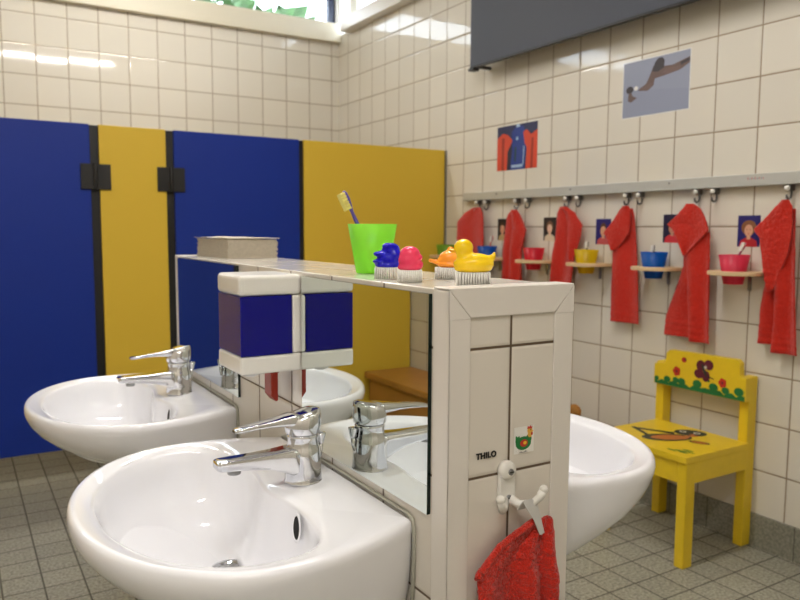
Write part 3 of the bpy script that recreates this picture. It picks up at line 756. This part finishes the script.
# ------------------------------------------------------------------ cup shelves, cups and brushes
def cup_shelf(y, label):
    t = thing('cup_shelf', label, 'shelf', (XR, y, -.85), group='round wooden cup shelves on the right wall')
    cx, r, hr, zt, zb = 13.53, .53, .262, -.79, -.87
    n = 48; out, inn = [], []
    for i in range(n):
        a = 2*PI*i/n; dx, dy = math.cos(a), math.sin(a)
        # D shape: half disc towards the room, straight sides back to the wall
        k = 10.0
        for lim in ([(XR-.003-cx)/dx] if dx > 1e-6 else [])+([r/abs(dy)] if abs(dy) > 1e-6 and dx > 0 else []): k = min(k, lim)
        if dx <= 0: k = r
        k = min(k, 1.0); out.append((cx+dx*k, y-.04+dy*k)); inn.append((cx+dx*hr, y+dy*hr))
    R = lambda pts, z: [(p_[0], p_[1], z) for p_ in pts]
    mb = MB().loft([R(inn, zb), R(out, zb), R(out, zt), R(inn, zt), R(inn, zb)], 0, False, False, False)
    part(mb, 'board', m_beech, t, bevel=.012)
    part(MB().box(XR-.03, XR-.004, y-.13, y-.06, -1.20, -.868).box(XR-.16, XR-.004, y-.13, y-.06, -.90, -.868), 'bracket', m_steel, t)
    return t
CUPY = [19.42, 17.26, 15.21, 13.25, 11.17, 9.17]
cols = [('lime', (150, 200, 60)), ('blue', (10, 96, 196)), ('red', (232, 50, 70)), ('yellow', (236, 206, 20)), ('blue', (0, 104, 200)), ('pink', (240, 72, 104))]
where = ['farthest left, beside the yellow cubicle panel', 'second from the left, behind the yellow duck', 'between the second and third red towels', 'between the third and fourth red towels', 'left of the parted red towel', 'above the yellow chair']
for y, (cn, cc), wh in zip(CUPY, cols, where):
    cup_shelf(y, f'small beech wall shelf holding a {cn} cup, {wh}')
    cup(thin(f'{cn}_cup_plastic', cc, .10), (13.53, y, -1.06), .19, .30, .60, f'{cn} plastic cup on a small wall shelf, {wh}', group='cups on the wall shelves')
m_hred = mat('red_brush_plastic', (214, 60, 50), .35); m_hblk = mat('black_brush_plastic', (40, 36, 40), .35); m_hpur = mat('mauve_brush_plastic', (176, 62, 110), .35)
toothbrush((13.53, 17.24, -1.0), (13.60, 17.10, -.16), m_hred, 'red toothbrush standing in the blue cup second from the left', r=.022)
toothbrush((13.53, 13.30, -1.0), (13.50, 13.17, -.26), m_hblk, 'dark toothbrush standing in the yellow cup', r=.018)
toothbrush((13.53, 11.22, -1.0), (13.50, 11.15, -.30), m_hblk, 'dark toothbrush standing in the blue cup left of the parted red towel', r=.018)
toothbrush((13.53, 9.30, -1.0), (13.52, 8.93, -.20), m_hpur, 'mauve toothbrush leaning in the pink cup above the yellow chair', r=.026)

# ------------------------------------------------------------------ portraits taped to the tiles
def portrait(y, z, bgc, skin, hair, shirt, label, hs=1.0, w_=.50, h_=.64):
    mb = MB(); pl = lambda a, b, d: (XR-.004-d, y-a, z+b)
    hw, hh = w_/2, h_/2
    flat(mb, [(-hw, -hh), (hw, -hh), (hw, hh), (-hw, hh)], pl, 0, 0)
    flat(mb, [(-hw*.82, -hh), (hw*.82, -hh), (hw*.72, -hh*.62), (hw*.25, -hh*.42), (-hw*.25, -hh*.42), (-hw*.72, -hh*.62)], pl, .001, 3)
    flat(mb, ring2(0, .07, .135*hs, .155), pl, .002, 2)
    flat(mb, [(-.04, -.17), (.04, -.17), (.04, -.05), (-.04, -.05)], pl, .0025, 1)
    flat(mb, ring2(0, .01, .095, .125), pl, .003, 1)
    for ex in (-.036, .036): flat(mb, ring2(ex, .03, .012, .009, 10), pl, .004, 2)
    flat(mb, ring2(0, -.055, .028, .010, 10), pl, .004, 4)
    o = mb.build('portrait_photo', [P('photo_ground', bgc), P('photo_skin', skin), P('photo_hair', hair), P('photo_shirt', shirt), P('photo_lips', (190, 80, 76))], None, origin=(XR, y, z-hh))
    return tag(o, label, 'photo', 'portrait photos on the tiles')
SK = (214, 160, 128)
portrait(17.08, .03, (30, 28, 30), SK, (60, 40, 30), (190, 160, 110), 'dark portrait photo partly behind the second red towel from the left', w_=.44)
portrait(15.05, .05, (44, 34, 34), (226, 186, 158), (120, 84, 60), (216, 200, 170), 'portrait photo of a pale child on dark brown, above the red cup')
portrait(13.11, -.01, (34, 30, 110), SK, (90, 58, 40), (196, 84, 84), 'portrait photo on violet blue ground above the yellow cup', hs=.8)
portrait(11.04, .07, (24, 22, 58), (190, 140, 116), (24, 18, 24), (214, 52, 60), 'portrait photo of a dark-haired child in red on near-black, above the blue cup')
portrait(9.16, .02, (28, 24, 104), SK, (132, 84, 52), (184, 34, 40), 'portrait photo of a brown-haired child in dark red on blue, above the pink cup', hs=1.25)

# two larger prints
mb = MB(); PL = lambda y0, z0: (lambda a, b, d: (XR-.004-d, y0-a, z0+b))
pl = PL(16.51, 2.40); W2, H2 = .88, .64
flat(mb, [(-W2, -H2), (W2, -H2), (W2, H2), (-W2, H2)], pl, 0, 0)
flat(mb, [(-W2, .1), (W2, .1), (W2, H2), (-W2, H2)], pl, .001, 1)
flat(mb, [(-.28, -H2), (.36, -H2), (.42, .0), (.30, .55), (.02, .62), (-.22, .45), (-.20, -.1)], pl, .002, 2)
flat(mb, [(-W2, -H2), (-.42, -H2), (-.40, -.1), (-.18, .20), (-.40, .38), (-.62, .44), (-W2, .30)], pl, .003, 3)
flat(mb, [(-.66, -H2), (-.56, -H2), (-.55, .3), (-.66, .3)], pl, .004, 4)
flat(mb, [(.40, -H2), (W2, -H2), (W2, .42), (.62, .30), (.42, .46), (.28, .40), (.34, .1), (.44, -.05)], pl, .003, 3)
flat(mb, [(.60, -H2), (.70, -H2), (.72, .2), (.64, .2)], pl, .004, 4)
flat(mb, [(-.22, -.58), (.26, -.58), (.30, -.50), (-.22, -.50)], pl, .004, 5)
flat(mb, [(.27, -.5), (.31, -.5), (.34, .0), (.30, .0)], pl, .004, 5)
flat(mb, ring2(.02, .24, .05, .05), pl, .005, 5)
flat(mb, [(-.04, .56), (.14, .56), (.12, H2), (-.02, H2)], pl, .004, 5)
flat(mb, [(-.1, -.4), (-.02, -.4), (.0, .0), (-.08, .0)], pl, .0045, 6)
o = mb.build('photo_print', [P('print_dark', (44, 40, 60)), P('print_navy', (40, 46, 84)), P('print_blue', (36, 62, 140)), P('print_orange_red', (206, 70, 44)), P('print_deep_red', (150, 40, 30)), P('print_pale_blue', (160, 186, 220)), P('print_green', (30, 70, 70))], None, origin=(XR, 16.51, 1.75))
tag(o, 'small square photo print of red and blue shapes above the rail', 'photo')
mb = MB(); pl = PL(11.68, 3.35); W2, H2 = .935, .64
flat(mb, [(-W2-.02, -H2-.02), (W2+.02, -H2-.02), (W2+.02, H2+.02), (-W2-.02, H2+.02)], pl, 0, 3)
flat(mb, [(-W2, -H2), (W2, -H2), (W2, H2), (-W2, H2)], pl, .001, 0)
flat(mb, [(-W2, -H2), (W2, -H2), (W2, -.2), (-W2, .05)], pl, .0015, 4)
def tp(pts): return [((x-332)/232*.935, (360-(x-100)*80/465-y)/196*.64) for x, y in pts]
flat(mb, tp([(563, 132), (563, 172), (500, 218), (400, 252), (330, 272), (322, 320), (282, 355), (212, 357), (225, 338), (268, 308), (290, 260), (315, 190), (345, 135), (375, 128), (393, 160), (390, 188), (450, 183)]), pl, .002, 1)
flat(mb, tp([(308, 222), (328, 160), (352, 132), (376, 126), (394, 148), (392, 196), (350, 226)]), pl, .003, 2)
flat(mb, tp([(380, 235), (400, 205), (500, 190), (500, 214), (420, 244)]), pl, .003, 5)
flat(mb, tp([(225, 345), (300, 300), (318, 308), (280, 348)]), pl, .003, 5)
flat(mb, tp([(500, 168), (560, 140), (560, 160), (505, 186)]), pl, .003, 2)
flat(mb, ring2(*tp([(150, 350)])[0], .11, .085), pl, .002, 2)
flat(mb, tp([(142, 372), (165, 372), (172, 392), (206, 405), (160, 440), (138, 428)]), pl, .0025, 1)
flat(mb, ring2(*tp([(196, 338)])[0], .06, .05), pl, .002, 3)
o = mb.build('photo_print', [P('print_blue_grey', (146, 152, 172)), P('print_brown_grey', (104, 84, 78)), P('print_dark_grey', (58, 52, 56)), P('print_white', (226, 224, 220)), P('print_blue_grey_deep', (142, 148, 169)), P('print_rust', (112, 90, 86))], None, origin=(XR, 11.68, 2.7))
tag(o, 'large photo print of a dripping metal tap on blue-grey, high on the right wall', 'photo')

# ------------------------------------------------------------------ grey panel high on the right wall
t = thing('wall_panel', 'big slate grey panel mounted high on the right wall, cut by the top of the picture', 'wall panel', (13.3, 13, 4.8))
GX = 13.30
part(MB().box(GX, GX+.12, 7.5, 17.93, 4.82, 7.05), 'panel', m_grey, t, bevel=.012)
part(MB().box(GX-.012, GX+.132, 7.5, 17.93, 4.775, 4.818), 'edge_strip', m_black, t)
for y in (17.80, 7.6):
    for z in (4.70, 6.86):
        part(MB().box(GX+.133, XR-.003, y-.06, y+.06, z+.09, z+.17).box(GX-.03, GX+.19, y-.07, y+.18, z, z+.07), 'bracket', m_black, t)

# ------------------------------------------------------------------ yellow child's chair
t = thing('child_chair', 'small yellow wooden chair painted with a bird, against the right wall', 'chair', (12.6, 9.75, ZF))
CX0, CX1, CY0, CY1, CZ = 11.66, 13.92, 8.70, 10.98, -4.275
LEG = .21
for x0, y0, h in ((CX0+.03, CY0+.0, CZ-.122), (CX0+.03, CY1-LEG, CZ-.122)):
    part(MB().box(x0, x0+.28, y0, y0+LEG, ZF, h), 'leg', m_chair, t, bevel=.025)
for y0 in (CY0+.06, CY1-LEG+.08):
    part(MB().box(CX1-.29, CX1, y0, y0+LEG, ZF, -2.93), 'leg', m_chair, t, bevel=.025)
paint = [m_chair, P('paint_black_green', (46, 52, 40)), P('paint_orange_brown', (188, 108, 48)), P('paint_green', (30, 112, 56)), P('paint_red', (188, 40, 28)), P('paint_maroon', (96, 24, 44)), P('paint_cream', (214, 206, 190)), P('paint_leaf', (60, 120, 40))]
for y0 in (CY0+.015, CY1-.145):
    part(MB().box(CX0+.312, CX1-.292, y0, y0+.13, CZ-.55, CZ-.122), 'side_rail', m_chair, t, bevel=.015)
part(MB().box(CX0+.045, CX0+.175, CY0+.215, CY1-.215, CZ-.55, CZ-.122), 'front_rail', m_chair, t, bevel=.015)
st = MB().box(CX0, CX1-.293, CY0, CY1, CZ-.12, CZ)
pl = lambda a, b, d: (12.68+a, 9.78+b, CZ+.004+d)     # a: towards the wall, b: away from the camera
def rot2(pts, ang): c, s_ = math.cos(ang), math.sin(ang); return [(x*c-y*s_, x*s_+y*c) for x, y in pts]
def sh(pts, dx, dy): return [(x+dx, y+dy) for x, y in pts]
flat(st, sh(rot2(ring2(0, 0, .52, .27, 28), -.55), -.15, .06), pl, 0, 1)              # body
flat(st, sh(rot2(ring2(0, 0, .40, .18, 28), -.55), -.10, .02), pl, .002, 2)           # belly
flat(st, sh(rot2(ring2(0, 0, .33, .24, 28), -.9), .56, .02), pl, .001, 1)            # head
flat(st, sh(rot2(ring2(0, 0, .16, .05), -.55), .36, -.16), pl, .0025, 2)
flat(st, [(-.42, .30), (-.30, .38), (-.05, .98), (-.14, 1.02)][::-1], pl, .0005, 1)      # tail
flat(st, [(-.10, .98), (.12, .56), (.30, .22), (.18, .14), (-.16, .86)], pl, .0008, 1)  # wing line
flat(st, sh(rot2(ring2(0, 0, .21, .10), -1.15), .10, -.54), pl, .001, 1)               # foot
flat(st, sh(rot2(ring2(0, 0, .17, .07), -1.15), .10, -.55), pl, .002, 2)
for ex, ey in ((.50, .16), (.64, -.08)):
    flat(st, ring2(ex, ey, .075, .075), pl, .003, 6); flat(st, ring2(ex, ey, .034, .034), pl, .004, 1)
flat(st, [(.44, -.02), (.54, -.10), (.38, -.20)], pl, .003, 2)
for q in ((-.55, -.38), (-.46, -.50), (-.40, -.66), (-.32, -.58), (-.50, -.60)):
    flat(st, sh(rot2(ring2(0, 0, .12, .03, 10), -1.0+q[0]), q[0]-.25, q[1]-.2), pl, .001, 7)
flat(st, ring2(-.72, .84, .09, .07, 12), pl, .001, 5)
part(st, 'seat', paint, t)
BX = CX1-.433
bk = MB()
prof = [(8.74, -3.42), (11.0, -3.42), (11.0, -2.99), (10.94, -2.95), (10.74, -2.93), (10.70, -2.87), (10.68, -2.68), (10.60, -2.61), (8.98, -2.585), (8.90, -2.64), (8.885, -2.90), (8.86, -2.93), (8.74, -2.94)]
bk.prism(prof, lambda a, b, c: (BX+c, a, b), .14)
pl = lambda a, b, d: (BX-.003-d, 8.74+(a-8.5)*2.26/2.4, b)                 # drawn on the room side of the board
rr = random.Random(5); ys = [10.88-i*2.36/24 for i in range(25)]
topz = [-3.27-.05*math.sin(i*2.1)-.06*rr.random() for i in range(25)]
for i in range(24):
    flat(bk, [(ys[i], -3.415), (ys[i], min(topz[i], -3.30)), (ys[i+1], min(topz[i+1], -3.30)), (ys[i+1], -3.415)], pl, .0, 3)
for cy, cz, r in ((10.82, -3.30, .07), (10.52, -3.28, .10), (10.28, -3.26, .09), (10.12, -3.27, .11), (9.70, -3.25, .12), (9.28, -3.25, .12), (8.98, -3.27, .10), (8.66, -3.24, .12)):
    flat(bk, ring2(cy, cz, r, r*.75, 9, cy*3), pl, .001, 3)
for cy, cz, r in ((10.26, -3.06, .095), (9.06, -3.12, .09)):
    for k in range(5): flat(bk, ring2(cy+r*.55*math.cos(k*1.257), cz+r*.55*math.sin(k*1.257), r*.6, r*.6, 12), pl, .002+k*.0002, 4)
    flat(bk, ring2(cy, cz, r*.3, r*.3, 10), pl, .004, 5)
flat(bk, ring2(10.07, -2.78, .07, .06, 12), pl, .002, 4); flat(bk, ring2(10.04, -2.77, .035, .03, 12), pl, .003, 5)
for q in ((9.62, -2.84, .12, .12), (9.42, -2.80, .12, .11), (9.66, -3.02, .13, .10), (9.48, -3.05, .10, .12)):
    flat(bk, ring2(*q, 14), pl, .002+q[0]*.0001, 5)
flat(bk, sh(rot2(ring2(0, 0, .16, .035, 12), 1.1), 9.53, -2.93), pl, .0042, 1)
flat(bk, ring2(9.50, -2.86, .035, .035, 10), pl, .0046, 6)
flat(bk, sh(rot2(ring2(0, 0, .10, .012, 8), .2), 9.36, -3.06), pl, .003, 1); flat(bk, ring2(9.40, -3.14, .03, .025, 8), pl, .003, 7)
part(bk, 'backrest', paint, t)

# ------------------------------------------------------------------ fuzzy brown toy behind the right basin
m_fur = mat('brown_plush', (186, 132, 70), .95, spec=.1, bump=(160, 1.0, .006), var=.3)
b = MB(); bx, by = 12.9, 13.30
b.ell((bx, by, ZF+.62), (.55, .60, .62)); b.ell((bx, by, ZF+1.60), (.52, .58, .52)); b.ell((bx-.45, by, ZF+1.50), (.22, .26, .2))
for sy in (-1, 1):
    b.ell((bx, by+sy*.42, ZF+2.05), (.16, .2, .2)); b.ell((bx-.5, by+sy*.38, ZF+.24), (.45, .22, .22)); b.ell((bx-.3, by+sy*.62, ZF+.85), (.25, .2, .42))
t = thing('plush_toy', 'brown fuzzy toy peeping out between the partition end and the right washbasin', 'toy', (bx, by, ZF))
bo = unite(b, .05, 6)
for v in bo.v: v.z = max(v.z, ZF+.004-0) if v.z < ZF+.02 else v.z
part(bo, 'plush_body', m_fur, t)
for sy in (-1, 1): part(MB().ell((bx-.50, by+sy*.2, ZF+1.72), (.05, .05, .05), 12, 8), 'eye', m_black, t)
part(MB().ell((bx-.66, by, ZF+1.56), (.05, .08, .06), 12, 8), 'nose', m_black, t)
